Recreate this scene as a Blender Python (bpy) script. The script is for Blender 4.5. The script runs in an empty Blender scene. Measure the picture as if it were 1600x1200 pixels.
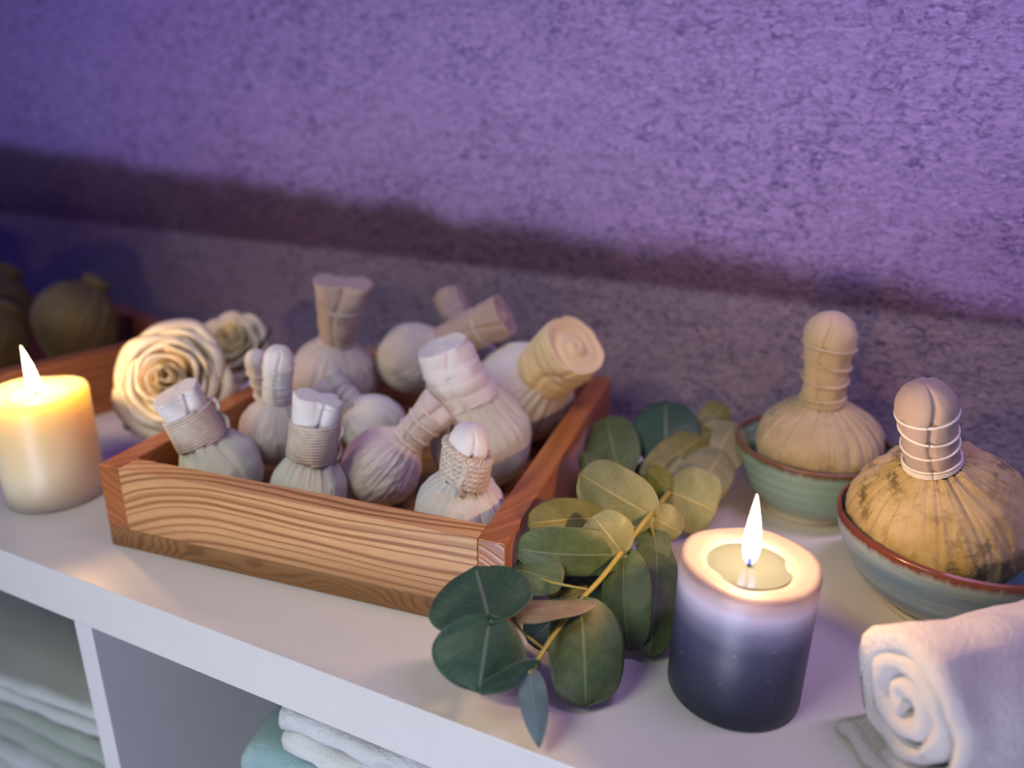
import bpy, math, random
from mathutils import Vector, Matrix, noise
S = bpy.context.scene
COL = S.collection

# ------------------------------------------------------------------ camera
cam_d = bpy.data.cameras.new('camera'); cam = bpy.data.objects.new('camera', cam_d); COL.objects.link(cam)
RT = Vector((0.9057418, 0.42353256, 0.01587348))
UP = Vector((-0.16020816, 0.30745746, 0.93797828))
BK = Vector((0.39238392, -0.8521092, 0.34633044))
cam.matrix_world = Matrix(((RT.x, UP.x, BK.x, 0), (RT.y, UP.y, BK.y, 0), (RT.z, UP.z, BK.z, .304), (0, 0, 0, 1)))
cam_d.sensor_width = 36; cam_d.lens = 27; cam_d.clip_start = .01; cam_d.clip_end = 30
cam_d.dof.use_dof = True; cam_d.dof.focus_distance = .455; cam_d.dof.aperture_fstop = 2.8
S.camera = cam

# ------------------------------------------------------------------ world, lights, exposure
S.view_settings.view_transform = 'Standard'; S.view_settings.look = 'None'
S.view_settings.gamma = 1; S.view_settings.exposure = 0; S.view_settings.use_curve_mapping = False
w = bpy.data.worlds.new('world'); S.world = w; w.use_nodes = True
w.node_tree.nodes['Background'].inputs[0].default_value = (.16, .13, 1, 1)
w.node_tree.nodes['Background'].inputs[1].default_value = .16

def area(name, loc, target, size, power, color, sy=None, spread=180):
    d = bpy.data.lights.new(name, 'AREA'); o = bpy.data.objects.new(name, d); COL.objects.link(o)
    d.shape = 'RECTANGLE'; d.size = size; d.size_y = sy or size; d.energy = power; d.color = color; d.spread = math.radians(spread)
    o.location = loc
    o.rotation_euler = (Vector(target) - Vector(loc)).to_track_quat('-Z', 'Y').to_euler()
    return o
area('violet_led_strip', (.40, .55, 1.05), (.30, .675, .52), .9, 1.3, (.84, .54, 1.0), .06, 75)
area('blue_led_strip', (-.95, .53, 1.0), (-.80, .675, .30), .7, .34, (.28, .14, 1.0), .06, 75)
area('low_front_fill', (-.15, -.58, -.34), (-.32, .30, -.08), .45, 8.2, (.78, .80, 1.0))  # unseen added lamp, set low to light the shelf front and spare the wall
area('soft_top_light', (-.45, -.25, .75), (-.25, .35, 0), .4, .95, (1.0, 1.0, .76), None, 80)

# ------------------------------------------------------------------ node helpers
def newmat(name):
    m = bpy.data.materials.new(name); m.use_nodes = True
    nt = m.node_tree; return m, nt, nt.nodes['Principled BSDF']
def N(nt, t, **kw):
    n = nt.nodes.new(t)
    for k, v in kw.items():
        if k in n.inputs: n.inputs[k].default_value = v
        else: setattr(n, k, v)
    return n
def L(nt, a, b): nt.links.new(a, b)
def ramp(nt, src, stops, interp='LINEAR'):
    r = nt.nodes.new('ShaderNodeValToRGB'); e = r.color_ramp; e.interpolation = interp
    while len(e.elements) < len(stops): e.elements.new(.5)
    for el, (p, c) in zip(e.elements, stops):
        el.position = p; el.color = (c[0], c[1], c[2], 1) if hasattr(c, '__len__') else (c, c, c, 1)
    L(nt, src, r.inputs[0]); return r
def coords(nt, scale=(1, 1, 1), kind='Object'):
    t = nt.nodes.new('ShaderNodeTexCoord'); m = nt.nodes.new('ShaderNodeMapping')
    m.inputs['Scale'].default_value = scale; L(nt, t.outputs[kind], m.inputs[0]); return m.outputs[0]
def noise_n(nt, vec, scale, detail=3, rough=.5, dist=0):
    n = N(nt, 'ShaderNodeTexNoise', Scale=scale, Detail=detail, Roughness=rough, Distortion=dist)
    L(nt, vec, n.inputs['Vector']); return n.outputs[0]
def mth(nt, op, a, b=None, c=None):
    n = nt.nodes.new('ShaderNodeMath'); n.operation = op
    for i, v in enumerate((a, b, c)):
        if v is None: continue
        if isinstance(v, (int, float)): n.inputs[i].default_value = v
        else: L(nt, v, n.inputs[i])
    return n.outputs[0]
def mixc(nt, f, a, b, mode='MIX'):
    n = nt.nodes.new('ShaderNodeMix'); n.data_type = 'RGBA'; n.blend_type = mode
    for i, v in ((0, f), (6, a), (7, b)):
        if isinstance(v, (int, float)): n.inputs[i].default_value = v
        elif isinstance(v, tuple): n.inputs[i].default_value = (v[0], v[1], v[2], 1)
        else: L(nt, v, n.inputs[i])
    return n.outputs[2]
def bump(nt, bs, h, strength, dist):
    b = N(nt, 'ShaderNodeBump', Strength=strength, Distance=dist); L(nt, h, b.inputs['Height']); L(nt, b.outputs[0], bs.inputs['Normal'])
def sss(bs, wgt, radius, scale):
    bs.inputs['Subsurface Weight'].default_value = wgt; bs.inputs['Subsurface Radius'].default_value = radius; bs.inputs['Subsurface Scale'].default_value = scale

def plain(name, c, rough=.5, spec=.5, nb=None):
    m, nt, bs = newmat(name)
    bs.inputs['Base Color'].default_value = (*c, 1); bs.inputs['Roughness'].default_value = rough
    bs.inputs['Specular IOR Level'].default_value = spec
    v = coords(nt)
    n = noise_n(nt, v, nb or 40, 4)
    L(nt, mixc(nt, ramp(nt, n, [(.3, 0), (.7, .25)]).outputs[0], (*c,), tuple(q * .86 for q in c)), bs.inputs['Base Color'])
    return m

def cloth(name, c, c2, mott=14, weave=1500, rough=.85, spots=None, sp_amt=.5):
    m, nt, bs = newmat(name); v = coords(nt)
    a = noise_n(nt, v, mott, 5, .6)
    col = mixc(nt, ramp(nt, a, [(.38, 0), (.62, 1)]).outputs[0], c, c2)
    if spots:
        b = noise_n(nt, v, 95, 6, .72, .4)
        g = noise_n(nt, v, 22, 3)
        f = mth(nt, 'MULTIPLY', ramp(nt, b, [(.50, 0), (.60, 1)]).outputs[0], ramp(nt, g, [(.40, 0), (.62, sp_amt)]).outputs[0])
        col = mixc(nt, f, col, spots)
    L(nt, col, bs.inputs['Base Color'])
    bs.inputs['Roughness'].default_value = rough; bs.inputs['Specular IOR Level'].default_value = .2
    bs.inputs['Sheen Weight'].default_value = .15
    wv = noise_n(nt, v, weave, 1)
    w2 = noise_n(nt, v, 160, 4, .6)
    bump(nt, bs, mth(nt, 'ADD', mth(nt, 'MULTIPLY', wv, .25), w2), .55, .0012)
    return m

def wood(name, ax, light, dark, seed, period=.0033, tilt=.55, warp=.006, rough=.42, con=1):
    # ax: 0 grain runs along x, 1 along y; early and late wood as bands across the grain
    m, nt, bs = newmat(name)
    t = nt.nodes.new('ShaderNodeTexCoord'); s = nt.nodes.new('ShaderNodeSeparateXYZ'); L(nt, t.outputs['Object'], s.inputs[0])
    sc = (4, 14, 14) if ax == 0 else (14, 4, 14)
    mp = nt.nodes.new('ShaderNodeMapping'); mp.inputs['Scale'].default_value = sc; mp.inputs['Location'].default_value = (seed, seed * 2.3, seed)
    L(nt, t.outputs['Object'], mp.inputs[0])
    n1 = noise_n(nt, mp.outputs[0], 1.6, 2, .4)
    across = s.outputs[1] if ax == 0 else s.outputs[0]
    along = s.outputs[0] if ax == 0 else s.outputs[1]
    q = mth(nt, 'MULTIPLY_ADD', across, tilt, s.outputs[2])
    # the bands arch over near the left end of the board, like a flat-sawn plank
    arch = mth(nt, 'MULTIPLY', mth(nt, 'POWER', mth(nt, 'MAXIMUM', mth(nt, 'SUBTRACT', .10, along), 0.0), 2), 2.6)
    q = mth(nt, 'ADD', q, arch)
    q = mth(nt, 'MULTIPLY_ADD', n1, warp * 3, q)
    nq = N(nt, 'ShaderNodeTexNoise', noise_dimensions='1D', Scale=110, Detail=2); L(nt, q, nq.inputs['W'])
    q = mth(nt, 'MULTIPLY_ADD', nq.outputs[0], period * 1.6, q)
    sn = mth(nt, 'SINE', mth(nt, 'MULTIPLY', q, 2 * math.pi / period))
    r = ramp(nt, mth(nt, 'MULTIPLY_ADD', sn, .5, .5), [(.0, light), (.60, tuple(a * .80 + b * .20 for a, b in zip(light, dark))), (.93, tuple(a * (1 - con) + b * con for a, b in zip(light, dark)))])
    fine = noise_n(nt, coords(nt, (60, 900, 900) if ax == 0 else (900, 60, 900)), 1, 3)
    big = noise_n(nt, coords(nt, (9, 30, 30)), 1, 2)
    c = mixc(nt, ramp(nt, fine, [(.35, .25), (.65, 0)]).outputs[0], r.outputs[0], dark)
    c = mixc(nt, ramp(nt, big, [(.4, 0), (.7, .45)]).outputs[0], c, tuple(a * .45 + b * .55 for a, b in zip(light, dark)))
    L(nt, c, bs.inputs['Base Color']); bs.inputs['Roughness'].default_value = rough
    bump(nt, bs, sn, .12, .0006)
    return m

# ------------------------------------------------------------------ mesh helpers
def mesh_obj(name, verts, faces, mat, parent=None, smooth=True, uvs=None):
    me = bpy.data.meshes.new(name); me.from_pydata([tuple(v) for v in verts], [], faces); me.update()
    if uvs:
        l = me.uv_layers.new(name='UVMap')
        for lp in me.loops: l.data[lp.index].uv = uvs[lp.vertex_index]
    if smooth: me.polygons.foreach_set('use_smooth', [True] * len(me.polygons))
    o = bpy.data.objects.new(name, me); COL.objects.link(o)
    if mat: me.materials.append(mat)
    if parent: o.parent = parent
    return o
def root(name, loc, label, cat, group=None, rz=0):
    o = bpy.data.objects.new(name, None); COL.objects.link(o); o.location = loc; o.rotation_euler = (0, 0, rz)
    o.empty_display_size = .02
    tag(o, label, cat, group); return o
def tag(o, label, cat, group=None):
    o['label'] = label; o['category'] = cat
    if group: o['group'] = group
    return o
def struct(o): o['kind'] = 'structure'; return o
def grid(nu, nv, f, cu=False, cv=False, cap0=False, cap1=False):
    V = [f(i / (nu if cu else nu - 1), j / (nv if cv else nv - 1)) for j in range(nv) for i in range(nu)]
    F = []
    for j in range(nv if cv else nv - 1):
        for i in range(nu if cu else nu - 1):
            a = j * nu + i; b = j * nu + (i + 1) % nu; c = ((j + 1) % nv) * nu + (i + 1) % nu; d = ((j + 1) % nv) * nu + i
            F.append((a, b, c, d))
    if cap0: F.append(tuple(range(nu))[::-1])
    if cap1: F.append(tuple((nv - 1) * nu + i for i in range(nu)))
    return V, F
def lathe(name, prof, mat, parent, n=96, loc=(0, 0, 0), wob=None):
    k = len(prof)
    def f(u, v):
        r, z = prof[min(k - 1, int(round(v * (k - 1))))]; a = u * 2 * math.pi
        p = Vector((r * math.cos(a), r * math.sin(a), z))
        if wob: p = wob(p, a)
        return p + Vector(loc)
    V, F = grid(n, k, f, cu=True)
    return mesh_obj(name, V, F, mat, parent)
def smooth_prof(pts, n=8):
    # Catmull-Rom through the profile points
    out = []
    for i in range(len(pts) - 1):
        p0 = pts[max(i - 1, 0)]; p1 = pts[i]; p2 = pts[i + 1]; p3 = pts[min(i + 2, len(pts) - 1)]
        for j in range(n):
            t = j / n
            out.append(tuple(.5 * (2 * b + (c - a) * t + (2 * a - 5 * b + 4 * c - d) * t * t + (-a + 3 * b - 3 * c + d) * t ** 3) for a, b, c, d in zip(p0, p1, p2, p3)))
    out.append(pts[-1]); return out
def tube_vf(pts, rad, n=8, taper=None):
    pts = [Vector(p) for p in pts]; V = []; F = []
    t0 = (pts[1] - pts[0]).normalized(); s = t0.orthogonal().normalized()
    for i, p in enumerate(pts):
        t = (pts[min(i + 1, len(pts) - 1)] - pts[max(i - 1, 0)]).normalized()
        s = (s - t * s.dot(t)).normalized(); b = t.cross(s)
        r = rad * (taper(i / (len(pts) - 1)) if taper else 1)
        for k in range(n):
            a = 2 * math.pi * k / n; V.append(p + (s * math.cos(a) + b * math.sin(a)) * r)
    for i in range(len(pts) - 1):
        for k in range(n):
            F.append((i * n + k, i * n + (k + 1) % n, (i + 1) * n + (k + 1) % n, (i + 1) * n + k))
    F.append(tuple(range(n))[::-1]); F.append(tuple((len(pts) - 1) * n + k for k in range(n)))
    return V, F
def join(parts):
    V = []; F = []
    for v, f in parts:
        o = len(V); V += v; F += [tuple(i + o for i in q) for q in f]
    return V, F
def box_vf(x0, x1, y0, y1, z0, z1):
    V = [Vector((x, y, z)) for z in (z0, z1) for y in (y0, y1) for x in (x0, x1)]
    return V, [(0, 2, 3, 1), (4, 5, 7, 6), (0, 1, 5, 4), (2, 6, 7, 3), (0, 4, 6, 2), (1, 3, 7, 5)]
def box(name, b, mat, parent, bev=.001):
    V, F = box_vf(*b); o = mesh_obj(name, V, F, mat, parent, smooth=False)
    m = o.modifiers.new('bevel', 'BEVEL'); m.width = bev; m.segments = 3; m.limit_method = 'ANGLE'
    return o

# ------------------------------------------------------------------ the wall and the floor
def wall_mat():
    m, nt, bs = newmat('textured_plaster')
    t = nt.nodes.new('ShaderNodeTexCoord'); s = nt.nodes.new('ShaderNodeSeparateXYZ'); L(nt, t.outputs['Object'], s.inputs[0])
    vw = coords(nt, (1, 1, 1)); wob = noise_n(nt, vw, 9, 4, .6)
    z = s.outputs[2]; x = s.outputs[0]
    # base colour by height: mauve below .147, then a plum band with a ragged upper edge, then lilac
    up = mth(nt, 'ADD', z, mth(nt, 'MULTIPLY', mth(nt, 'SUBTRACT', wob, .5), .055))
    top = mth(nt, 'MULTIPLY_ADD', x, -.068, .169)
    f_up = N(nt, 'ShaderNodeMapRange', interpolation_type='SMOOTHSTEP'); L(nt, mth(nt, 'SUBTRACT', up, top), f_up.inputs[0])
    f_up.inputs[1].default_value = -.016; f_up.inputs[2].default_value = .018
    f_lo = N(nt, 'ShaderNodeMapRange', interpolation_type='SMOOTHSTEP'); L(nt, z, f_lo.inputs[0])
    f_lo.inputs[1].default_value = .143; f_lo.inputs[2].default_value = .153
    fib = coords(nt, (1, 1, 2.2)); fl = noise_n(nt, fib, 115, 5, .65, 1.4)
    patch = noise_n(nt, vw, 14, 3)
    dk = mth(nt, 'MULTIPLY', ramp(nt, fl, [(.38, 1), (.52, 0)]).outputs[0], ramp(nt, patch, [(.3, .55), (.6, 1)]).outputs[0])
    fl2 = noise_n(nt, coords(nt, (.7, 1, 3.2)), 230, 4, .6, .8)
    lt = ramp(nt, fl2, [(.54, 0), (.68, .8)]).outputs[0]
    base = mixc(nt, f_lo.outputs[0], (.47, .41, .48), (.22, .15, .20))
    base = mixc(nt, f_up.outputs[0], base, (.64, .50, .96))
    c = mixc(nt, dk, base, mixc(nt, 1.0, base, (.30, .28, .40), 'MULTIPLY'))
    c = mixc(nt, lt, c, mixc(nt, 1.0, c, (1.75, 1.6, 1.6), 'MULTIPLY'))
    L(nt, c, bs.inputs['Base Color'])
    bs.inputs['Roughness'].default_value = .5; bs.inputs['Specular IOR Level'].default_value = .35
    bump(nt, bs, mth(nt, 'ADD', fl, mth(nt, 'MULTIPLY', fl2, .7)), .9, .006)
    return m
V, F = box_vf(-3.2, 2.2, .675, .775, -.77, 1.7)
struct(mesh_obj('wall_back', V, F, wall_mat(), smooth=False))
V, F = box_vf(-3.2, 2.2, -1.6, .675, -.82, -.77)
struct(mesh_obj('floor', V, F, plain('grey_floor', (.30, .29, .30), .5), smooth=False))

# ------------------------------------------------------------------ the white shelf unit
M_white = plain('white_lacquer', (.65, .66, .63), .34, .5)
M_white_in = plain('white_laminate', (.54, .60, .54), .5, .4)
M_div = plain('white_divider', (.62, .63, .61), .45, .4)
unit = root('shelf_unit', (-.27, .47, -.77), 'long white cube shelving unit standing against the purple wall', 'shelf')
ux, uy, uz = -.27, .47, -.77
def ub(name, x0, x1, y0, y1, z0, z1, mat=M_white, bev=.0008):
    return box(name, (x0 - ux, x1 - ux, y0 - uy, y1 - uy, z0 - uz, z1 - uz), mat, unit, bev)
Y0, Y1 = .2736, .668
ub('top_panel', -1.192, .652, Y0, Y1, -.038, 0, M_white)
ub('bottom_panel', -1.192, .652, Y0, Y1, -.77, -.732, M_white)
for x in (-1.192, .614): ub('side_panel', x, x + .038, Y0, Y1, -.732, -.038, M_white)
for x in (-.8085, -.4565, -.1045, .2475): ub('divider', x, x + .017, Y0, Y1, -.732, -.038, M_div)
for a, b in ((-1.154, -.8085), (-.7915, -.4565), (-.4395, -.1045), (-.0875, .2475), (.2645, .614)):
    ub('shelf_board', a, b, Y0, Y1, -.393, -.377, M_white_in)
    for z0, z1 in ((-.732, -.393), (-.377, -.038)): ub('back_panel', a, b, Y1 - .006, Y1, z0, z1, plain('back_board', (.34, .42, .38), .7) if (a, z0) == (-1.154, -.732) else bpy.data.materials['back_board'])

# ------------------------------------------------------------------ wooden trays
def tray(loc, rz, label, mats, seed=0, W=.298, D=.305, Hh=.0635):
    r = root('wooden_tray', loc, label, 'tray', 'wooden trays on the shelf', rz)
    T = .0175; B = .0155
    ws, wf, wb = mats
    box('bottom_panel', (0, W, 0, D, 0, B), wb, r, .0007)
    box('front_panel', (T, W - T, 0, T, B, Hh), wf, r, .0007)
    box('back_panel', (T, W - T, D - T, D, B, Hh), wf, r, .0007)
    box('side_panel', (0, T, 0, D, B, Hh), ws, r, .0009)
    box('side_panel', (W - T, W, 0, D, B, Hh), ws, r, .0009)
    return r
W_front = wood('pine_front', 0, (.68, .38, .16), (.30, .12, .035), 3.1, .0060, .8, .0045)
W_side = wood('pine_side', 1, (.44, .16, .045), (.24, .075, .02), 7.7, .0075, .5, .004, .28, .55)
W_base = wood('pine_base', 0, (.40, .20, .07), (.22, .10, .03), 5.5, .0026, .9, .03)
tray((-.4585, .3135, 0), math.radians(6.6), 'square wooden tray with strong grain, filled with white herbal compresses', (W_side, W_front, W_base))
W2 = wood('brown_pine', 0, (.36, .15, .06), (.16, .06, .02), 1.3, .005, .5, .006)
W2s = wood('brown_pine_side', 1, (.36, .15, .06), (.16, .06, .02), 2.3, .005, .5, .006)
tray((-1.000, .405, 0), math.radians(-14), 'blurred brown wooden tray behind the yellow candle at the far left', (W2s, W2, W2), D=.258)

# ------------------------------------------------------------------ herbal compresses
C_white = cloth('white_cotton', (.72, .71, .68), (.64, .64, .60))
C_green = cloth('pale_green_cotton', (.62, .64, .56), (.54, .57, .48))
C_grey = cloth('grey_cotton', (.60, .56, .52), (.49, .46, .42), spots=(.30, .27, .24), sp_amt=.3)
C_tan = cloth('tan_cotton', (.72, .63, .58), (.58, .53, .51), 30, spots=(.26, .22, .20), sp_amt=.45)
C_stain = cloth('herb_stained_cotton', (.52, .42, .24), (.44, .33, .13), 34, spots=(.13, .10, .04), sp_amt=.95)
C_stain2 = cloth('yellow_stained_cotton', (.56, .48, .28), (.48, .40, .22), 30, spots=(.20, .17, .08), sp_amt=.6)
C_handle = cloth('beige_cotton', (.50, .41, .34), (.43, .35, .29))
C_beige2 = cloth('warm_beige_cotton', (.64, .54, .34), (.58, .48, .30))
C_brown = cloth('brown_beige_cotton', (.42, .34, .29), (.35, .28, .24))
C_olive = cloth('olive_cotton', (.11, .095, .045), (.08, .07, .035))
C_cream = cloth('cream_cotton', (.80, .67, .38), (.74, .61, .34))
C_rope = cloth('natural_cord', (.62, .54, .44), (.50, .43, .35), 200, 900)
C_thread = cloth('white_thread', (.78, .75, .70), (.70, .67, .62))
CAM = Vector((0, 0, .304))

COMP={
 'A':([-0.405, 0.3715, 0.045], 0.029, [-0.4253, 0.3576, 0.1084]),
 'B':([-0.399, 0.425, 0.058], 0.0275, [-0.3864, 0.4229, 0.1299]),
 'C':([-0.334, 0.3815, 0.043], 0.0265, [-0.3244, 0.3882, 0.112]),
 'D':([-0.302, 0.426, 0.047], 0.029, [-0.2645, 0.452, 0.0947]),
 'E':([-0.218, 0.394, 0.0475], 0.0305, [-0.2031, 0.3821, 0.1169]),
 'F':([-0.251, 0.488, 0.055], 0.0395, [-0.274, 0.47, 0.134]),
 'G':([-0.2567, 0.578, 0.0617], 0.044, [-0.199, 0.552, 0.122]),
 'H':([-0.358, 0.562, 0.0833], 0.0325, [-0.274, 0.5795, 0.1307]),
 'I':([-0.424, 0.53, 0.062], 0.0405, [-0.4009, 0.5232, 0.157]),
 'K':([-0.3549, 0.4945, 0.0431], 0.0271, [-0.3947, 0.4804, 0.0837]),
 'J':([-0.315, 0.607, 0.076], 0.0195, [-0.3662, 0.6418, 0.1234]),
 'L':([-0.44, 0.462, 0.04], 0.018, [-0.429, 0.441, 0.1143]),
 'bowl2':([0.0662, 0.5, 0.0634], 0.0516, [0.0401, 0.4676, 0.1587]),
 'bowl1':([-0.0122, 0.6, 0.0571], 0.0471, [-0.016, 0.5909, 0.1636]),
}
FRONT=[
 [[-0.1014, 0.434, 0.055], [-0.1543, 0.4513, 0.064], [-0.275, -0.381, -0.883], [-0.21, -0.872, 0.442], 0.0213, 'sage', 0.08],
 [[-0.1272, 0.4225, 0.05], [-0.1618, 0.3754, 0.062], [0.474, -0.528, -0.705], [0.662, -0.313, 0.68], 0.0161, 'olive', 0.1],
 [[-0.1056, 0.3899, 0.049], [-0.1631, 0.3638, 0.052], [0.081, -0.289, -0.954], [0.408, -0.864, 0.296], 0.0154, 'green', 0.12],
 [[-0.1053, 0.3897, 0.051], [-0.1248, 0.3905, 0.07], [-0.597, -0.544, -0.59], [0.362, -0.839, 0.407], 0.0162, 'sage', 0.15],
 [[-0.1042, 0.3924, 0.047], [-0.0878, 0.3611, 0.006], [0.941, 0.054, 0.335], [-0.153, -0.814, 0.56], 0.0159, 'green', 0.1],
 [[-0.1445, 0.2914, 0.056], [-0.1666, 0.3174, 0.066], [-0.783, -0.58, -0.225], [-0.001, -0.36, 0.933], 0.0276, 'deep', -0.05],
 [[-0.144, 0.2905, 0.056], [-0.139, 0.2689, 0.03], [0.926, 0.358, -0.119], [0.347, -0.687, 0.638], 0.0231, 'deep', 0.08],
 [[-0.1393, 0.3033, 0.052], [-0.1021, 0.3387, 0.048], [-0.689, 0.705, -0.166], [-0.059, 0.173, 0.983], 0.0123, 'tan', 0.03],
 [[-0.1125, 0.3375, 0.045], [-0.0972, 0.3104, 0.004], [0.863, 0.505, -0.012], [0.408, -0.684, 0.604], 0.0214, 'green', 0.12],
 [[-0.121, 0.2902, 0.036], [-0.1072, 0.2723, 0.006], [0.915, 0.338, 0.219], [0.165, -0.812, 0.56], 0.0076, 'blue', 0.05],
 [[-0.1185, 0.2925, 0.036], [-0.1376, 0.2661, 0.034], [-0.09, 0.14, -0.986], [0.806, -0.571, -0.155], 0.0083, 'deep', 0.03],
 [[-0.1602, 0.3597, 0.04], [-0.1301, 0.3587, 0.04], [0.024, 0.727, 0.686], [-0.023, -0.685, 0.728], 0.0129, 'green', 0.1],
 [[-0.1237, 0.3483, 0.032], [-0.1419, 0.3372, 0.01], [0.799, -0.167, -0.577], [0.089, -0.917, 0.389], 0.0125, 'deep', 0.1],
 [[-0.1004, 0.4396, 0.05], [-0.0817, 0.4461, 0.04], [0.251, 0.527, 0.812], [0.475, -0.798, 0.37], 0.0126, 'sage', 0.1],
 [[-0.0979, 0.4801, 0.05], [-0.0643, 0.473, 0.046], [0.204, 0.49, 0.847], [-0.117, -0.847, 0.518], 0.0237, 'sage', 0.1],
 [[-0.0987, 0.4797, 0.05], [-0.1008, 0.5149, 0.06], [-0.987, -0.014, -0.158], [-0.148, -0.278, 0.949], 0.0073, 'sage', 0.0],
 [[-0.0987, 0.4797, 0.05], [-0.1189, 0.4948, 0.056], [-0.426, -0.221, -0.877], [-0.46, -0.782, 0.42], 0.01, 'olive', 0.0],
 [[-0.0941, 0.4315, 0.036], [-0.0775, 0.3616, 0.004], [0.922, 0.319, -0.219], [0.325, -0.329, 0.887], 0.0157, 'green', 0.1],
 [[-0.1008, 0.4425, 0.045], [-0.0879, 0.4166, 0.025], [0.907, 0.419, 0.043], [0.206, -0.532, 0.821], 0.0108, 'green', 0.1],
 [[-0.1267, 0.4009, 0.03], [-0.1405, 0.3682, 0.018], [0.811, -0.133, -0.57], [0.455, -0.47, 0.757], 0.0143, 'green', 0.1],
 [[-0.1098, 0.4019, 0.025], [-0.1077, 0.3679, 0.006], [0.922, 0.231, -0.311], [0.383, -0.432, 0.816], 0.0141, 'deep', 0.1],
]
BACK=[
 [[-0.1444, 0.5117, 0.04], [-0.1717, 0.5625, 0.06], [-0.863, -0.304, -0.404], [-0.237, -0.463, 0.854], 0.0223, 'green', 0.1],
 [[-0.1574, 0.4933, 0.04], [-0.1736, 0.5112, 0.05], [-0.748, -0.367, -0.553], [-0.239, -0.629, 0.74], 0.0083, 'green', 0.1],
 [[-0.1151, 0.5348, 0.045], [-0.1302, 0.5832, 0.075], [-0.965, -0.249, -0.085], [0.057, -0.513, 0.856], 0.0254, 'deep', 0.1],
 [[-0.1203, 0.5081, 0.045], [-0.0906, 0.5822, 0.056], [-0.801, 0.239, 0.549], [0.473, -0.312, 0.824], 0.0148, 'olive', 0.1],
 [[-0.1009, 0.5921, 0.05], [-0.0889, 0.6258, 0.064], [-0.846, 0.082, 0.527], [0.433, -0.473, 0.768], 0.0128, 'olive', 0.1],
 [[-0.0843, 0.5421, 0.04], [-0.0781, 0.6061, 0.056], [-0.946, 0.011, 0.324], [0.31, -0.259, 0.915], 0.0213, 'sage', 0.1],
 [[-0.0854, 0.5047, 0.036], [-0.0781, 0.5624, 0.05], [-0.934, 0.032, 0.357], [0.337, -0.262, 0.904], 0.0192, 'sage', 0.1],
 [[-0.1023, 0.5287, 0.03], [-0.1426, 0.5479, 0.02], [0.001, -0.46, -0.888], [-0.473, -0.782, 0.405], 0.0201, 'green', 0.1],
 [[-0.1203, 0.4866, 0.03], [-0.1485, 0.4699, 0.026], [0.352, -0.392, -0.85], [0.383, -0.769, 0.513], 0.0185, 'green', 0.1],
 [[-0.1471, 0.4669, 0.02], [-0.1637, 0.4446, 0.035], [-0.051, -0.531, -0.846], [0.849, -0.469, 0.243], 0.0164, 'deep', 0.1],
]
STEM=[
 [-0.1206, 0.2878, 0.034],
 [-0.1192, 0.3042, 0.037],
 [-0.1172, 0.3166, 0.041],
 [-0.1131, 0.3388, 0.046],
 [-0.1087, 0.3613, 0.048],
 [-0.1056, 0.3897, 0.05],
 [-0.1028, 0.4133, 0.053],
 [-0.1002, 0.4328, 0.055],
 [-0.0983, 0.4799, 0.05],
]
BSTEM=[
 [-0.1429, 0.5001, 0.012],
 [-0.1272, 0.5104, 0.03],
 [-0.1127, 0.5164, 0.043],
 [-0.1015, 0.5507, 0.045],
 [-0.0932, 0.5811, 0.048],
]
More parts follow.
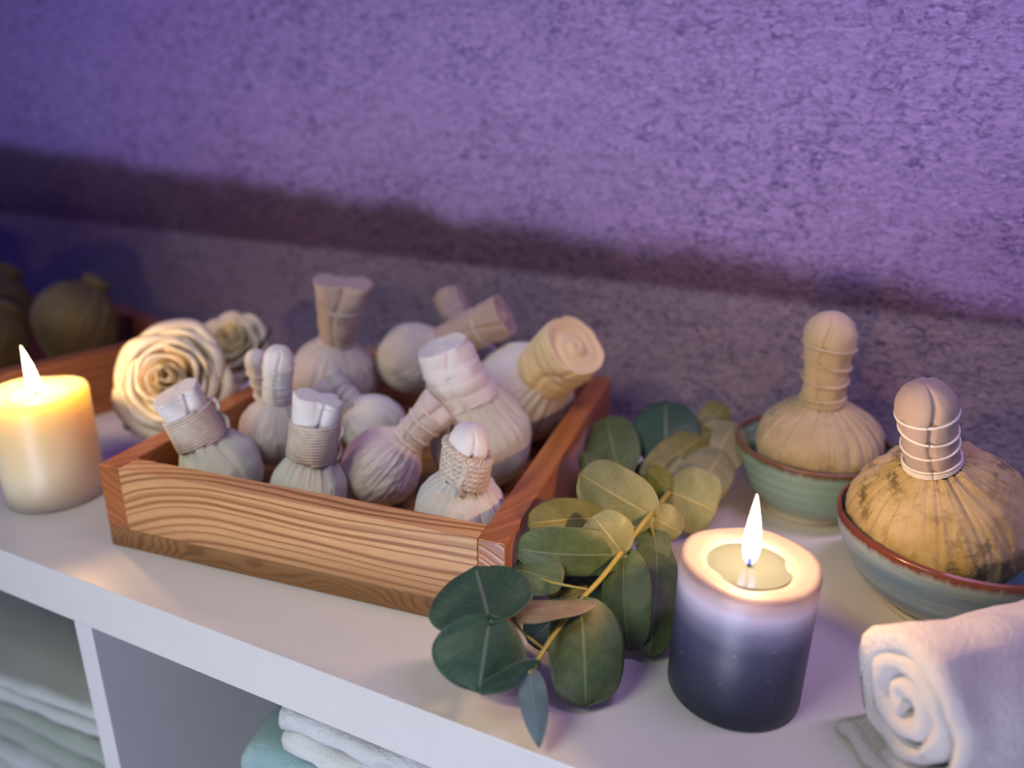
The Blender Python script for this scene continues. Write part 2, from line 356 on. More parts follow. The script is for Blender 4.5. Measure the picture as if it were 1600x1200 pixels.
def compress(key, label, style, body, hmat, cmat, hr, hr2=None, pleat=.10, npl=15, seed=1, tipk='square', name='herbal_compress', group=None, roll=0, neck=None, squash=.97, rot=0, wrk=.045, topsq=1.0):
    C, r, T = COMP[key]; C = Vector(C); T = Vector(T)
    hr2 = hr2 or hr
    ax = (T - C).normalized(); Lh = (T - C).length
    base = C - Vector((0, 0, r))
    R = root(name, base, label, 'compress', group)
    up = Vector((0, 0, r))
    e1 = (CAM - C); e1 = (e1 - ax * e1.dot(ax)).normalized(); e2 = ax.cross(e1)
    if rot: e1, e2 = e1 * math.cos(rot) + e2 * math.sin(rot), e2 * math.cos(rot) - e1 * math.sin(rot)
    def W(x, y, z): return up + e1 * x + e2 * y + ax * z
    rnd = random.Random(seed)
    ph = [rnd.uniform(0, 6.28) for _ in range(8)]; off = Vector((rnd.uniform(0, 50), rnd.uniform(0, 50), 0))
    zn = r * topsq                        # where the neck starts
    def pl(a):                          # sharp creases between rounded folds, irregularly spaced
        w = a * npl / 2 + 1.1 * math.sin(a + ph[0]) + .8 * math.sin(2 * a + ph[1]) + .45 * math.sin(5 * a + ph[4])
        w2 = a * (npl // 2) / 2 + 1.3 * math.sin(2 * a + ph[3])
        return (abs(math.sin(w)) ** .55 * (.65 + .35 * math.sin(3 * a + ph[2])) + .6 * abs(math.sin(w2)) ** .5) / 1.6
    th0 = math.asin(min(.95, hr * 1.0 / r)) * .92
    def ball(u, v):
        a = u * 2 * math.pi
        th = math.pi * (1 - v) + th0 * v if v < 1 else th0
        rho = r * math.sin(th); z = r * math.cos(th) * (topsq if v > .5 else 1)
        if v > .80:
            k = (v - .80) / .20; k = k * k * (3 - 2 * k)
            rho = rho * (1 - k) + hr * .97 * k; z = z * (1 - k) + zn * k
        g = max(0, (v - .22) / .78) ** 1.35
        rr = r * pleat * g * (pl(a) - .62) * (1.0 if v < .93 else max(.25, 1 - (v - .93) / .1))
        n1 = noise.noise(Vector((math.cos(a), math.sin(a), z / r)) * 1.6 + off)
        n2 = noise.noise(Vector((math.cos(a) * 3, math.sin(a) * 3, z / r * 3)) + off)
        n3 = noise.noise(Vector((math.cos(a) * 9, math.sin(a) * 9, z / r * 2)) + off)
        n4 = noise.noise(Vector((math.cos(a) * 11, math.sin(a) * 11, v * 2.2)) + off); n5 = noise.noise(Vector((math.cos(a) * 5, math.sin(a) * 5, v * 6)) + off * 2)
        rr += r * wrk * (.3 + g) * ((.5 - abs(n4) ** .6) * .9 + (.4 - abs(n5) ** .7) * .7)
        amp = min(1, (1 - v) * 6) if v > .84 else 1
        rho2 = rho + rr + r * amp * (.045 * n1 + .022 * n2 + .010 * n3) * math.sin(th)
        p = W(rho2 * math.cos(a), rho2 * math.sin(a), z)
        p.z = up.z + (p.z - up.z) * (squash if p.z < up.z else 1)
        return p
    V, F = grid(260, 110, ball, cu=True)
    pouch = mesh_obj('pouch', V, F, body, R)
    # handle, with fold creases; the crease at phi = 0 faces the room
    z0 = zn * .93; z1 = Lh
    def hrad(t): return hr + (hr2 - hr) * t
    def handle(u, v):
        a = u * 2 * math.pi; t = min(1, v / .86)
        rr = hrad(t); z = z0 + (z1 - z0) * t
        if tipk == 'loop':
            if t > .45: rr *= 1 + .10 * math.sin(math.pi * (t - .45) / .55)
            td = max(.35, 1 - 1.15 * hr2 / (z1 - z0)); q = max(0, (t - td) / (1 - td)); dome = math.sqrt(max(0, 1 - q ** 2.4)); rr *= dome * .999 + .001
            if v > .86: rr = .0005
        else:
            if v > .86:
                k = (v - .86) / .14; rr *= max(.002, 1 - k) if k > .05 else 1
                z -= (.0 if tipk == 'square' else .0035) * math.sin(math.pi * min(1, k * 1.3)) * (1 if hr > .012 else .4)
        cs, sn = math.cos(a), math.sin(a)
        ex = 1
        if tipk == 'square':
            kk = max(0, (t - .55) / .45); kk = kk * kk * (3 - 2 * kk)
            p4 = 1 / (abs(cs) ** (2 + 3 * kk) + abs(sn) ** (2 + 3 * kk)) ** (1 / (2 + 3 * kk))
            ex = p4 * (1 - kk * .32 * abs(cs) + kk * .16 * abs(sn))
        cr = 0
        for c0, wd, am in ((.12 + .2 * math.sin(ph[5]), .10, .22), (1.9, .09, .10), (-1.7, .08, .12), (3.0, .12, .15)):
            d = (a - c0 + .25 * math.sin(t * 4 + c0) + math.pi) % (2 * math.pi) - math.pi
            cr += am * math.exp(-(d / wd) ** 2)
        n3 = noise.noise(Vector((cs * 1.5, sn * 1.5, z * 60)) + off)
        rr2 = rr * ex * (1 - cr * (.35 if style == 'wrap' else .8)) + rr * .09 * n3
        if style == 'wrap':
            rr2 *= 1 + .022 * abs(math.sin(t * 13 + a * .5 + ph[6])) ** .5 * 2
        x, y = rr2 * cs, rr2 * sn
        if tipk == 'square' and t > .9: z += .0022 * math.sin(a + ph[7]) * (1 if v < .87 else (1 - (v - .86) / .14))
        if tipk == 'flat' and v > .86: z += .0012 * math.sin((v - .86) / .14 * 16 + a)
        return W(x, y, z)
    V, F = grid(96, 84, handle, cu=True, cap1=True)
    mesh_obj('handle', V, F, hmat, R)
    # cord
    def ring_pts(zc, tiltx, tilty, k, rad, n=48, turns=1, dz=0, ph0=0):
        P = []
        for i in range(int(n * turns) + 1):
            a = 2 * math.pi * i / n + ph0; z = zc + dz * i / n
            t = min(1, max(0, (z - z0) / (z1 - z0)))
            q = hrad(t) * k + rad * .6
            if tipk == 'loop' and t > .45: q *= 1 + .10 * math.sin(math.pi * (t - .45) / .55)
            P.append(W(q * math.cos(a), q * math.sin(a), z + tiltx * q * math.cos(a) + tilty * q * math.sin(a)))
        return P
    if style == 'rope':
        rad = neck or .0012; top = z0 + (z1 - z0) * .62; st = zn * .96
        turns = (top - st) / (rad * 1.85)
        V, F = tube_vf(ring_pts(st, 0, .05, 1.03, rad, 40, turns, rad * 1.85), rad, 7)
        cord = mesh_obj('cord', V, F, cmat, R)
        sd = 1 if seed % 2 else -1
        q = hr * 1.16
        tail = [W(q * .30 + .002 * math.sin(i * .7), sd * (q * 1.0 + .0012 * math.sin(i * .9)), top - (top - st) * i / 12) for i in range(13)]
        V, F = tube_vf(tail, rad * 1.25, 8)
        mesh_obj('tail', V, F, cmat, cord)
    elif style == 'braid':
        rad = .0026; st = zn * .98; top = z0 + (z1 - z0) * .62
        parts = []
        for i in range(6):
            zc = st + (top - st) * (i + .3) / 6
            P = ring_pts(zc, .25, -.35, 1.02, rad, 56)
            for k2 in range(3):
                pp = []
                for j, p in enumerate(P):
                    a = j / 56 * 2 * math.pi * 9 + k2 * 2.094
                    c = up + ax * (p - up).dot(ax); rdv = (p - c).normalized()
                    pp.append(p + rdv * math.cos(a) * rad * .5 + ax * math.sin(a) * rad * .5)
                parts.append(tube_vf(pp, rad * .62, 6))
        tl = [W(hr * 1.22, -.001 + .0015 * math.sin(i * .5), top - (top - st) * 1.08 * i / 14) for i in range(15)]
        parts.append(tube_vf(tl, rad * .75, 8))
        V, F = join(parts); mesh_obj('cord', V, F, cmat, R)
    else:
        rad = neck or .0007
        parts = []
        if style == 'thread': zs = [(zn * 1.02, 0, .05), (zn * 1.02 + rad * 2, 0, .02), (zn * 1.02 + rad * 4, .04, 0)] + [(z0 + (z1 - z0) * q, rnd.uniform(-.1, .1), rnd.uniform(-.25, .25)) for q in (.30, .48, .66)]
        elif style == 'bands': zs = [(zn * 1.02, 0, 0)] + [(z0 + (z1 - z0) * q, 0, 0) for q in (.27, .52, .76)]
        elif style == 'many': zs = [(z0 + (z1 - z0) * (.06 + .075 * i), rnd.uniform(-.1, .1), rnd.uniform(-.15, .15)) for i in range(9)]
        else: zs = [(zn * 1.0, 0, 0), (z0 + (z1 - z0) * .62, 0, 0)]
        for zc, tx, ty in zs:
            V, F = tube_vf(ring_pts(zc, tx, ty, 1.0, rad), rad, 6); mesh_obj('cord', V, F, cmat, R)
    return R

G = 'herbal compresses in the front tray'
compress('A', 'white compress with rope-wrapped neck leaning left at the front left corner of the tray', 'rope', C_green, C_white, C_rope, .0170, .0150, .20, 17, 3, group=G)
compress('B', 'small grey round compress with thread-wound upright handle, second from left in the front tray', 'many', C_grey, C_white, C_thread, .0105, .0098, .06, 11, 5, 'loop', group=G, squash=1)
compress('C', 'white compress with rope-wrapped neck and hanging cord tail, in the middle of the tray front', 'rope', C_green, C_white, C_rope, .0155, .0150, .22, 17, 7, group=G)
compress('D', 'tan round compress lying tilted, handle bound by four white threads, at the tray front', 'bands', C_tan, C_tan, C_thread, .0128, .0138, .09, 13, 2, group=G, neck=.0008, squash=1, wrk=.07)
compress('E', 'white compress with thick twisted rope neck and rolled tip, in the tray front right corner', 'braid', C_white, C_white, C_rope, .0125, .0115, .24, 14, 12, 'loop', group=G)
compress('F', 'large pleated compress with wide white wrapped handle, standing behind the tan round one', 'wrap', C_green, C_white, C_thread, .0260, .0185, .16, 26, 6, 'flat', group=G, squash=.98)
compress('G', 'large pleated compress with thick cream handle leaning over the right side of the tray', 'wrap', C_white, C_cream, C_thread, .0255, .0260, .16, 26, 8, 'flat', group=G)
compress('H', 'smooth grey round compress with beige handle pointing right, at the back of the tray', 'wrap', C_grey, C_handle, C_thread, .0150, .0185, .03, 12, 9, 'flat', group=G, squash=1)
compress('I', 'large shaded compress with flared beige handle rising highest at the back left of the tray', 'wrap', C_grey, C_handle, C_thread, .0145, .0215, .10, 18, 10, 'square', group=G)
compress('K', 'small pleated compress with its handle leaning left, behind the middle rope-wrapped one', 'thread', C_white, C_white, C_thread, .0105, .0150, .18, 18, 11, 'square', group=G)
compress('J', 'beige handled compress mostly hidden at the back of the tray, handle pointing up left', 'wrap', C_grey, C_handle, C_thread, .0110, .0150, .05, 14, 13, 'flat', group=G)
compress('L', 'small compress with curled white loop handle squeezed between the rose and the grey round one', 'thread', C_grey, C_white, C_thread, .0066, .0085, .05, 10, 14, 'loop', group=G)
G2 = 'herbal compresses in bowls'
compress('bowl1', 'yellowish herbal compress standing upright in the teal green bowl', 'thread', C_stain2, C_beige2, C_beige2, .0152, .0170, .16, 22, 21, 'loop', group=G2, neck=.0011, topsq=.74)
compress('bowl2', 'mottled yellow herbal compress with a beige thread-tied handle in the blue rimmed bowl', 'thread', C_stain, C_brown, C_thread, .0155, .0142, .13, 13, 23, 'loop', group=G2, neck=.0008, wrk=.06, topsq=.86)
COMP.update(P1=([-.745, .515, .082], .039, [-.735, .545, .122]), P2=([-.800, .455, .066], .034, [-.795, .485, .100]), P3=([-.862, .500, .084], .040, [-.852, .530, .124]))
for k, lb in (('P1', 'dark olive rounded pouch at the right end of the blurred left tray'), ('P2', 'dark olive pouch directly behind the flame of the yellow candle'), ('P3', 'dark olive pouch at the left edge of the picture in the blurred tray')):
    compress(k, lb, 'wrap', C_olive, C_olive, C_olive,  .012, .014, .16, 12, 31 + ord(k[1]), 'loop', squash=1.3 if k == 'P2' else 1.55, group='olive pouches in the far tray')

# ------------------------------------------------------------------ bowls
def bowl_mat(name, stops, rim, zr, inner, ribs, bs_rib=.25):
    m, nt, bs = newmat(name)
    t = nt.nodes.new('ShaderNodeTexCoord'); s = nt.nodes.new('ShaderNodeSeparateXYZ'); L(nt, t.outputs['Object'], s.inputs[0])
    brush = noise_n(nt, coords(nt, (9, 9, 160)), 1, 5, .65)
    z = mth(nt, 'MULTIPLY_ADD', mth(nt, 'SUBTRACT', brush, .5), .03, s.outputs[2])
    c = ramp(nt, mth(nt, 'DIVIDE', z, zr), stops).outputs[0]
    c = mixc(nt, ramp(nt, brush, [(.35, .0), (.7, .35)]).outputs[0], c, inner)
    rag = noise_n(nt, coords(nt, (240, 240, 30)), 1, 3, .7)
    e = mth(nt, 'MULTIPLY_ADD', rag, .007, s.outputs[2])
    f = ramp(nt, mth(nt, 'SUBTRACT', e, zr - .0022), [(0, 0), (.0012, 1)]).outputs[0]
    c = mixc(nt, f, c, rim)
    L(nt, c, bs.inputs['Base Color']); bs.inputs['Roughness'].default_value = .22; bs.inputs['Coat Weight'].default_value = .4
    rb = mth(nt, 'SINE', mth(nt, 'MULTIPLY', s.outputs[2], ribs))
    bump(nt, bs, rb, bs_rib, .0008)
    return m
def bowl(loc, R0, Hb, fr, mat, footmat, label):
    r = root('ceramic_bowl', loc, label, 'bowl', 'glazed ceramic bowls')
    fh = .006
    outer = [(.001, fh * .9), (fr * .9, fh), (fr * 1.12, fh + .003), (fr + (R0 - fr) * .55, Hb * .36), (R0 * .93, Hb * .68), (R0 * .99, Hb * .90), (R0, Hb - .001)]
    inner = [(R0 - .0012, Hb + .0006), (R0 - .0032, Hb - .0006), (R0 * .90, Hb * .70), (R0 * .78, Hb * .45), (R0 * .55, Hb * .24), (.02, fh + .0038), (.001, fh + .0035)]
    lathe('body', smooth_prof(outer + inner, 7), mat, r, 128)
    lathe('foot_ring', [(fr * .80, fh + .002), (fr * .80, 0), (fr * .86, 0), (fr * .98, .0004), (fr, .0014), (fr * .985, fh * .5), (fr * 1.0, fh + .0015), (fr * .8, fh + .002)], footmat, r, 96)
    return r
B_blue = bowl_mat('blue_banded_glaze', [(.1, (.30, .38, .34)), (.20, (.05, .14, .20)), (.38, (.08, .21, .29)), (.55, (.26, .40, .45)), (.72, (.13, .24, .31)), (.92, (.34, .44, .44))], (.16, .045, .02), .0605, (.16, .24, .28), 900, .06)
B_teal = bowl_mat('teal_glaze', [(.1, (.40, .52, .42)), (.4, (.26, .44, .36)), (.7, (.30, .50, .42)), (.95, (.26, .42, .36))], (.17, .085, .04), .0565, (.22, .38, .33), 700)
B_foot = plain('pale_glaze', (.50, .52, .46), .35)
bowl((.077, .500, 0), .0695, .0605, .034, B_blue, B_foot, 'blue-grey banded bowl with ragged brown rim at the right edge')
bowl((-.0145, .600, 0), .0600, .0565, .034, B_teal, B_foot, 'teal green ribbed bowl behind the lit grey candle')

# ------------------------------------------------------------------ candles
def flame_mat():
    m = bpy.data.materials.new('flame'); m.use_nodes = True; nt = m.node_tree; nt.nodes.clear()
    o = nt.nodes.new('ShaderNodeOutputMaterial'); e = nt.nodes.new('ShaderNodeEmission'); tr = nt.nodes.new('ShaderNodeBsdfTransparent'); ad = nt.nodes.new('ShaderNodeAddShader')
    t = nt.nodes.new('ShaderNodeTexCoord'); s = nt.nodes.new('ShaderNodeSeparateXYZ'); L(nt, t.outputs['Object'], s.inputs[0])
    r = ramp(nt, mth(nt, 'DIVIDE', s.outputs[2], .042), [(0, (.10, .20, .9)), (.10, (.22, .30, .85)), (.22, (1, .72, .40)), (.5, (1, .88, .62)), (1, (1, .74, .36))])
    st = ramp(nt, mth(nt, 'DIVIDE', s.outputs[2], .042), [(0, .12), (.10, .2), (.25, 1), (1, .8)])
    L(nt, r.outputs[0], e.inputs[0]); L(nt, mth(nt, 'MULTIPLY', st.outputs[0], 9.0), e.inputs[1])
    L(nt, e.outputs[0], ad.inputs[0]); L(nt, tr.outputs[0], ad.inputs[1]); L(nt, ad.outputs[0], o.inputs[0])
    return m
M_flame = flame_mat()
def wax(name, stops, h, radius, scale):
    m, nt, bs = newmat(name)
    t = nt.nodes.new('ShaderNodeTexCoord'); s = nt.nodes.new('ShaderNodeSeparateXYZ'); L(nt, t.outputs['Object'], s.inputs[0])
    n = noise_n(nt, coords(nt), 30, 4); sp = noise_n(nt, coords(nt), 220, 2)
    z = mth(nt, 'MULTIPLY_ADD', mth(nt, 'SUBTRACT', n, .5), .006, s.outputs[2])
    c = ramp(nt, mth(nt, 'DIVIDE', z, h), stops).outputs[0]
    c = mixc(nt, ramp(nt, sp, [(.70, 0), (.78, .4)]).outputs[0], c, (.7, .7, .75))
    L(nt, c, bs.inputs['Base Color']); bs.inputs['Roughness'].default_value = .38
    sss(bs, 1, radius, scale); bs.inputs['Specular IOR Level'].default_value = .45
    bump(nt, bs, n, .15, .001)
    return m
def candle(loc, R0, h, wm, poolm, label, fl, lean, power, flh=.040, sunk=.0055, rp=.021):
    r = root('pillar_candle', loc, label, 'candle', 'lit pillar candles')
    def wob(p, a):
        k = 1 if p.z > h * .9 else 0
        return p + Vector((0, 0, k * .0009 * math.sin(a * 2 + .6) + k * .0005 * math.sin(a * 5)))
    prof = [(.0008, 0), (R0 * .9, 0), (R0 * .985, .0006), (R0, .002), (R0, h * .35), (R0, h * .7), (R0, h - .003), (R0 - .0008, h - .0008), (R0 - .0028, h), (rp + .007, h - .0012), (rp + .003, h - .0022), (rp + .0005, h - sunk * .8), (rp - .002, h - sunk), (rp - .004, h - sunk - .003), (.0008, h - sunk - .0035)]
    P = []
    for a, b in zip(prof[:-1], prof[1:]):
        for i in range(4): P.append(tuple(x + (y - x) * i / 4 for x, y in zip(a, b)))
    P.append(prof[-1])
    lathe('wax_body', P, wm, r, 128, wob=wob)
    lathe('wax_pool', [(.0005, h - sunk + .0012), (rp * .9, h - sunk + .0012), (rp + .0004, h - sunk + .0017)], poolm, r, 96)
    wb = Vector((0, 0, h - sunk - .002)); top = wb + Vector((lean[0] * .3, lean[1] * .3, .0115))
    V, F = tube_vf([wb, wb.lerp(top, .5), top, top + Vector((.0012, 0, .0012))], .0009, 8)
    mesh_obj('wick', V, F, plain('charred_wick', (.03, .02, .015), .9) if 'charred_wick' not in bpy.data.materials else bpy.data.materials['charred_wick'], r)
    f0 = wb + Vector((0, 0, .0055)) + Vector((lean[0] * .2, lean[1] * .2, 0))
    def ff(u, v):
        a = u * 2 * math.pi; rr = fl * .62 * math.sin(math.pi * min(1, v * .97 + .03) ** .60) ** .8 * (1 - .25 * v)
        z = v * flh; return Vector((rr * math.cos(a) + lean[0] * v * v, rr * math.sin(a) + lean[1] * v * v, z))
    V, F = grid(32, 40, ff, cu=True)
    fo = mesh_obj('flame', V, F, M_flame, r); fo.location = f0
    ld = bpy.data.lights.new('flame_light', 'POINT'); ld.energy = power; ld.color = (1, .56, .22); ld.shadow_soft_size = .006
    lo = bpy.data.objects.new('flame_light', ld); COL.objects.link(lo); lo.parent = r; lo.location = f0 + Vector((lean[0] * .3, lean[1] * .3, flh * 1.0))
    return r
wax_grey = wax('grey_glow_wax', [(0, (.022, .034, .065)), (.35, (.038, .042, .085)), (.60, (.075, .075, .135)), (.74, (.24, .23, .33)), (.87, (.64, .60, .72)), (.95, (.50, .45, .48)), (1, (.25, .22, .23))], .08, (1, .85, .7), .018)  # wax colour and flame glow mixed in one gradient; rim darkened against the flame
wax_cream = wax('cream_wax', [(0, (.82, .68, .50)), (1, (.92, .72, .28))], .09, (1, .75, .38), .05)  # flame glow put into the wax colour, yellower towards the top
def pool_mat(name, c):
    m, nt, bs = newmat(name); bs.inputs['Base Color'].default_value = (*c, 1); bs.inputs['Roughness'].default_value = .06
    sss(bs, 1, (1, .8, .5), .006)
    bump(nt, bs, noise_n(nt, coords(nt), 60, 2), .05, .001); return m
candle((-.030, .366, 0), .0358, .0815, wax_grey, pool_mat('grey_melt', (.13, .16, .15)), 'grey pillar candle, dark at the foot and pale at the top, lit, beside eucalyptus', .0078, (-.001, 0), .60)
candle((-.563, .347, 0), .0358, .090, wax_cream, pool_mat('cream_melt', (.85, .70, .40)), 'glowing yellow cream pillar candle, lit, at the left edge beside the tray', .0075, (-.006, 0), .6, .036)

# ------------------------------------------------------------------ eucalyptus
def leaf_mat(name, c, c2, vein):
    m, nt, bs = newmat(name)
    uv = nt.nodes.new('ShaderNodeUVMap'); s = nt.nodes.new('ShaderNodeSeparateXYZ'); L(nt, uv.outputs[0], s.inputs[0])
    n = noise_n(nt, coords(nt), 130, 6, .68, .5)
    col = mixc(nt, ramp(nt, n, [(.36, 0), (.64, 1)]).outputs[0], c, c2)
    d = mth(nt, 'ABSOLUTE', mth(nt, 'SUBTRACT', s.outputs[1], .5))
    mid = ramp(nt, d, [(0, .75), (.012, .5), (.026, 0)]).outputs[0]
    vv = mth(nt, 'SINE', mth(nt, 'MULTIPLY', mth(nt, 'SUBTRACT', s.outputs[0], mth(nt, 'MULTIPLY', d, 1.1)), 62))
    side = ramp(nt, vv, [(.93, 0), (1.0, .22)]).outputs[0]
    edge = ramp(nt, d, [(.482, 0), (.5, .45)]).outputs[0]
    f = mth(nt, 'MAXIMUM', mth(nt, 'MAXIMUM', mid, side), edge)
    col = mixc(nt, f, col, vein)
    L(nt, col, bs.inputs['Base Color']); bs.inputs['Roughness'].default_value = .48
    bs.inputs['Specular IOR Level'].default_value = .4
    sss(bs, .0, (1, 1, .4), .002)
    bs.inputs['Transmission Weight'].default_value = 0
    bump(nt, bs, mth(nt, 'ADD', n, mid), .35, .0007)
    # thin-leaf translucency
    tl = nt.nodes.new('ShaderNodeBsdfTranslucent'); mx = nt.nodes.new('ShaderNodeMixShader'); mx.inputs[0].default_value = .18
    L(nt, col, tl.inputs[0]); out = nt.nodes['Material Output']
    L(nt, bs.outputs[0], mx.inputs[1]); L(nt, tl.outputs[0], mx.inputs[2]); L(nt, mx.outputs[0], out.inputs[0])
    return m
LM = {'sage': leaf_mat('sage_leaf', (.30, .31, .15), (.22, .25, .12), (.55, .48, .20)),
      'olive': leaf_mat('olive_leaf', (.20, .21, .05), (.14, .16, .04), (.42, .38, .12)),
      'green': leaf_mat('green_leaf', (.11, .16, .06), (.07, .11, .045), (.22, .28, .14)),
      'deep': leaf_mat('blue_green_leaf', (.040, .105, .060), (.03, .075, .045), (.20, .25, .20)),
      'tan': leaf_mat('tan_leaf', (.28, .23, .15), (.20, .17, .11), (.42, .34, .20)),
      'blue': leaf_mat('grey_blue_leaf', (.14, .20, .21), (.10, .15, .16), (.26, .32, .30))}
def leaf(parent, origin, p0, p1, sd, nm, w, tone, bend, seed):
    p0 = Vector(p0); p1 = Vector(p1); sd = Vector(sd); nm = Vector(nm); a = p1 - p0; la = a.length
    rnd = random.Random(seed); k1 = rnd.uniform(0, 6); k2 = rnd.uniform(.8, 1.2); pointed = tone in ('blue', 'tan')
    asym = rnd.uniform(-.12, .12)
    def f(u, v):
        s = 2 * v - 1
        if pointed: prof = math.sin(math.pi * u ** .75) ** .8 if 0 < u < 1 else 0
        else: prof = math.sqrt(max(0, 1 - (2 * u - 1) ** 2)) ** .86
        back = -.10 * abs(s) * (1 - u) ** 3 if not pointed else 0           # lobes reach behind the stalk
        notch = (-.07 * math.exp(-(s / .18) ** 2) * u ** 8) if tone == 'deep' and w > .02 else 0
        ww = w * prof * (1 + asym * (1 if s > 0 else -1) + .04 * math.sin(u * 7 + k1))
        bn = bend * la * math.sin(math.pi * u) + bend * la * .3 * u * u
        cup = -.16 * w * abs(s) ** 1.6 * prof + .05 * w * math.sin(u * 9 + s * 4 + k1) * abs(s)
        return p0 - origin + a * (u + back + notch) + sd * (s * ww) + nm * (bn + cup * k2)
    V, F = grid(30, 25, f)
    uvs = [(i / 29, j / 24) for j in range(25) for i in range(30)]
    o = mesh_obj('leaf', V, F, LM[tone], parent, uvs=uvs)
    m = o.modifiers.new('thickness', 'SOLIDIFY'); m.thickness = .0005; m.offset = 0
    return o
def stem_mat():
    m, nt, bs = newmat('eucalyptus_stem'); n = noise_n(nt, coords(nt), 120, 3)
    L(nt, mixc(nt, n, (.42, .34, .07), (.24, .24, .06)), bs.inputs['Base Color']); bs.inputs['Roughness'].default_value = .5; return m
M_stem = stem_mat()
def branch(label, data, stem, rad, seed):
    og = Vector((stem[3][0], stem[3][1], 0))
    r = root('eucalyptus_branch', og, label, 'branch', 'eucalyptus branches')
    P = [Vector(p) - og for p in stem]
    pts = [Vector(q) for q in smooth_prof([tuple(p) for p in P], 6)]
    V, F = tube_vf(pts, rad, 10, lambda t: .7 + .5 * t); mesh_obj('stem', V, F, M_stem, r)
    for i, (p0, p1, sd, nm, w, tone, bend) in enumerate(data):
        leaf(r, og, p0, p1, sd, nm, w, tone, bend, seed + i)
        q0 = Vector(p0) - og
        near = min(pts, key=lambda q: (q - q0).length)
        if .002 < (near - q0).length < .06:
            mid = (near + q0) / 2 - Vector((0, 0, .002))
            V, F = tube_vf([near, mid, q0], rad * .5, 7); mesh_obj('leaf_stalk', V, F, M_stem, r)
    return r
branch('eucalyptus branch with round green leaves hanging over the tray corner beside the grey candle', FRONT, STEM, .0016, 100)
branch('blurred dark eucalyptus branch lying behind, between the tray and the teal bowl', BACK, BSTEM, .0015, 200)

# ------------------------------------------------------------------ roses
def petal_mat(name, c, c2, tip):
    m, nt, bs = newmat(name)
    uv = nt.nodes.new('ShaderNodeUVMap'); s = nt.nodes.new('ShaderNodeSeparateXYZ'); L(nt, uv.outputs[0], s.inputs[0])
    n = noise_n(nt, coords(nt, (1, 1, 1)), 60, 3)
    c0 = ramp(nt, s.outputs[1], [(0, c2), (.55, c), (.93, c), (1, tip)]).outputs[0]
    L(nt, mixc(nt, mth(nt, 'MULTIPLY', n, .25), c0, c2), bs.inputs['Base Color']); bs.inputs['Roughness'].default_value = .55
    sss(bs, .35, (1, .7, .4), .004)
    return m
PM = petal_mat('cream_petal', (.86, .76, .56), (.80, .54, .24), (.80, .72, .40))
PM2 = petal_mat('greenish_cream_petal', (.90, .84, .58), (.82, .68, .36), (.70, .74, .36))
M_sepal = plain('dark_leaf', (.03, .05, .02), .5)
def rose(loc, axis, R0, n, label, pm, seed, cup=1.0, close=.75):
    axis = Vector(axis).normalized(); e1 = axis.orthogonal().normalized(); e2 = axis.cross(e1)
    low = Vector((loc[0], loc[1], 0)); c = Vector(loc) - low
    r = root('rose', low, label, 'flower', 'cream roses')
    rnd = random.Random(seed)
    for k in range(n):
        t = (k + .5) / n; ph = k * 2.39996 + rnd.uniform(-.15, .15)
        Rt = R0 * (.10 + .90 * t ** .85); hw = 1.5 - .35 * t; Ht = R0 * (.95 - .55 * t) * cup
        k1 = rnd.uniform(0, 6); ruf = .01 + .05 * t
        def f(u, v):
            s = 2 * u - 1; vv = v * (1 - .22 * abs(s) ** 2.6)
            ang = ph + s * hw * (.45 + .55 * math.sin(math.pi * min(1, vv * .5 + .12)))
            q = Rt * (.22 + .78 * math.sin(vv * math.pi / 2) ** (.9 + .5 * (1 - t)))
            z = -R0 * .55 + (Ht + R0 * .55) * (1 - (1 - vv) ** 1.7)
            q *= 1 - close * (1 - t) ** (3 if close < .9 else 1.2) * vv ** 2
            cl = max(0, vv - .72) / .28
            q += R0 * (.02 + .15 * t) * cl * cl; z -= R0 * (.03 + .20 * t) * cl * cl
            q += R0 * ruf * v ** 3 * math.sin(s * 5 + k1) * .6
            z += R0 * ruf * v ** 3 * math.sin(s * 8 + k1 * 2)
            q += R0 * .05 * s * (1 if k % 2 else -1)
            return c + e1 * (q * math.cos(ang)) + e2 * (q * math.sin(ang)) + axis * z
        V, F = grid(23, 17, f)
        o = mesh_obj('petal', V, F, pm, r, uvs=[(i / 22, j / 16) for j in range(17) for i in range(23)])
        m = o.modifiers.new('thickness', 'SOLIDIFY'); m.thickness = .0005; m.offset = 0
    bt = c - axis * R0 * .5
    V, F = tube_vf([bt, bt.lerp(Vector((bt.x - .02, bt.y + .012, .006)), .5), Vector((bt.x - .03, bt.y + .018, .004))], .0022, 8)
    mesh_obj('stem', V, F, M_stem, r)
    return r, bt
ra, bt = rose((-.528, .450, .069), (.46, -.78, .42), .048, 22, 'large cream rose in full bloom leaning on the left side of the tray', PM, 4)
rose((-.557, .548, .064), (.30, -.60, .72), .036, 16, 'smaller greenish cream rose behind the large one', PM2, 9, 1.2, .85)
LM['dark'] = leaf_mat('rose_leaf', (.025, .04, .015), (.02, .03, .012), (.05, .07, .03))
og = Vector((-.527, .452, 0))
for p0, p1, w in (((-.575, .462, .03), (-.607, .452, .018), .016), ((-.497, .50, .06), (-.512, .555, .092), .010)):
    leaf(ra, og, p0, p1, (.2, .3, .9), (.3, -.9, .2), w, 'dark', .05, 77)

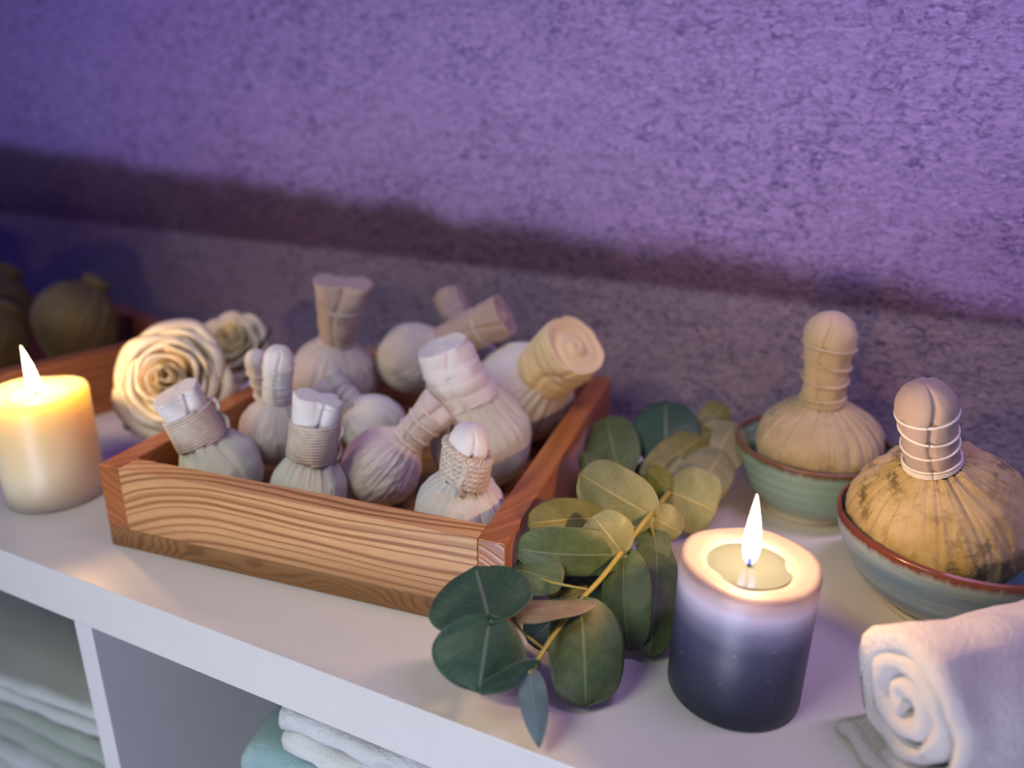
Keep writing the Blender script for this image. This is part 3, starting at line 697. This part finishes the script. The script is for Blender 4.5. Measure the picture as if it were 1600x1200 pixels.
# ------------------------------------------------------------------ towels
def terry(name, c, amt=.9, sc=420):
    m, nt, bs = newmat(name); v = coords(nt)
    n = noise_n(nt, v, sc, 4, .7); n2 = noise_n(nt, v, 60, 3)
    L(nt, mixc(nt, n2, c, tuple(q * .88 for q in c)), bs.inputs['Base Color'])
    bs.inputs['Roughness'].default_value = .95; bs.inputs['Specular IOR Level'].default_value = .1; bs.inputs['Sheen Weight'].default_value = .4
    bump(nt, bs, mth(nt, 'MULTIPLY_ADD', n2, 1.2, n), amt, .0025); return m
def ribbon(name, path, th, half, ax, e1, e2, c, mat, parent, amp=.0015, seed=0, m=28):
    # a thick cloth band following a 2-D path (in e1, e2), extruded along ax, with rounded selvedges
    ax, e1, e2, c = map(Vector, (ax, e1, e2, c)); n = len(path); loop = []
    h = th / 2
    q = m // 2
    for i in range(q // 2 + 1): a = -math.pi / 2 + math.pi * i / (q // 2); loop.append((half - h + h * math.cos(a), h * math.sin(a)))
    ns = 26
    for i in range(1, ns): loop.append((half - h - 2 * (half - h) * i / ns, h))
    for i in range(q // 2 + 1): a = math.pi / 2 + math.pi * i / (q // 2); loop.append((-half + h + h * math.cos(a), h * math.sin(a)))
    for i in range(1, ns): loop.append((-half + h + 2 * (half - h) * i / ns, -h))
    V = []; F = []; M = len(loop)
    for i, (x, y) in enumerate(path):
        x0, y0 = path[max(0, i - 1)]; x1, y1 = path[min(n - 1, i + 1)]
        t = Vector((x1 - x0, y1 - y0)).normalized(); nx, ny = -t.y, t.x
        k = 1.0
        for al, of in loop:
            p = c + e1 * (x + nx * of * k) + e2 * (y + ny * of * k) + ax * al
            d = noise.noise(p * 38 + Vector((seed, 0, 0))) * amp * 1.6 + noise.noise(p * 160 + Vector((seed, 9, 0))) * amp * .55
            p = p + (e1 * nx + e2 * ny) * d * (1 if of > 0 else -1) + ax * (noise.noise(p * 60) * amp * 1.5)
            V.append(p)
    for i in range(n - 1):
        for j in range(M): F.append((i * M + j, i * M + (j + 1) % M, (i + 1) * M + (j + 1) % M, (i + 1) * M + j))
    F.append(tuple(range(M))[::-1]); F.append(tuple((n - 1) * M + j for j in range(M)))
    return mesh_obj(name, V, F, mat, parent)
def spiral(R0, th, turns, start=0):
    P = []; n = int(turns * 44)
    for i in range(n + 1):
        a = start + 2 * math.pi * turns * i / n; r = R0 - th / 2 - th * 1.02 * (2 * math.pi * turns * i / n) / (2 * math.pi)
        if r < th * .3: break
        P.append((r * math.cos(a), r * math.sin(a)))
    return P
M_terry = terry('white_terry', (.74, .72, .72))
ax = Vector((.76, .65, 0)).normalized(); e1 = Vector((ax.y, -ax.x, 0))
tw = root('rolled_towel', (.047, .335, 0), 'white terry towel rolled up at the bottom right corner, spiral end facing left', 'towel', 'towels')
ribbon('roll', spiral(.0405, .0105, 3.4, math.radians(-100)), .0105, .10, ax, e1, (0, 0, 1), Vector((0, 0, .0435)) + ax * .10, M_terry, tw, .0022, 3)
ribbon('loose_end', [(-.035 + i * .004, .0045 + .001 * math.sin(i)) for i in range(16)], .008, .08, ax, e1, (0, 0, 1), Vector((-.004, -.012, .0005)) + ax * .085, M_terry, tw, .002, 8)

def serp(wd, th, layers):
    # side view of a towel folded into layers
    P = []
    for k in range(layers):
        z = th * (k + .5)
        xs = [(-wd / 2 + wd * i / 14) for i in range(15)]
        if k % 2: xs = xs[::-1]
        P += [(x, z) for x in xs]
        if k < layers - 1:
            sg = -1 if k % 2 else 1
            for i in range(1, 6): a = -math.pi / 2 + math.pi * i / 6; P.append((sg * (wd / 2 + th * .5 * math.cos(a)), z + th / 2 + th * .5 * math.sin(a)))
    return P
T_teal = terry('teal_terry', (.30, .50, .50)); T_pale = terry('pale_towel_terry', (.74, .78, .76)); T_sage = terry('sage_terry', (.34, .42, .34)); T_grey = terry('grey_white_terry', (.56, .62, .58))
def folded(loc, rz, wd, dp, th, layers, mat, label, seed):
    r = root('folded_towel', loc, label, 'towel', 'towels', rz)
    ribbon('towel_cloth', serp(wd, th, layers), th * .96, dp / 2, (0, 1, 0), (1, 0, 0), (0, 0, 1), (0, 0, 0), mat, r, .0025, seed)
    return r
sf = -.377
for k in range(3): folded((-.235, .400, sf + .003 + k * .0895), 0, .17, .21, .0285, 3, (T_pale, T_teal, T_pale)[k] if k < 2 else T_teal, ('pale folded towel lowest in the middle compartment', 'teal folded towel in the middle of the stack under the tray', 'teal folded towel under the white one in the middle compartment')[k], k + 1)
folded((-.212, .400, sf + .2725), 0, .165, .22, .0215, 2, T_pale, 'pale white folded towel on top of the stack in the middle compartment', 9)
for k in range(3): folded((-.62, .41, sf + .004 + k * .059), 0, .23, .22, .027, 2, (T_sage, T_grey, T_sage)[k], ('sage folded towel lowest in the left compartment', 'grey white folded towel in the middle of the left stack', 'sage green folded towel just under the top one in the left compartment')[k], k + 21)
folded((-.615, .395, sf + .183), math.radians(4), .25, .20, .016, 2, T_grey, 'crumpled grey white towel on top of the stack in the left compartment', 30)
rt = root('rolled_towel', (-.508, .43, sf + .222), 'sage green rolled towel lying at the back of the left compartment', 'towel', 'towels')
ribbon('roll', spiral(.045, .013, 3.0, 0), .013, .08, (0, 1, 0), (1, 0, 0), (0, 0, 1), (0, 0, .05), T_sage, rt, .002, 5)
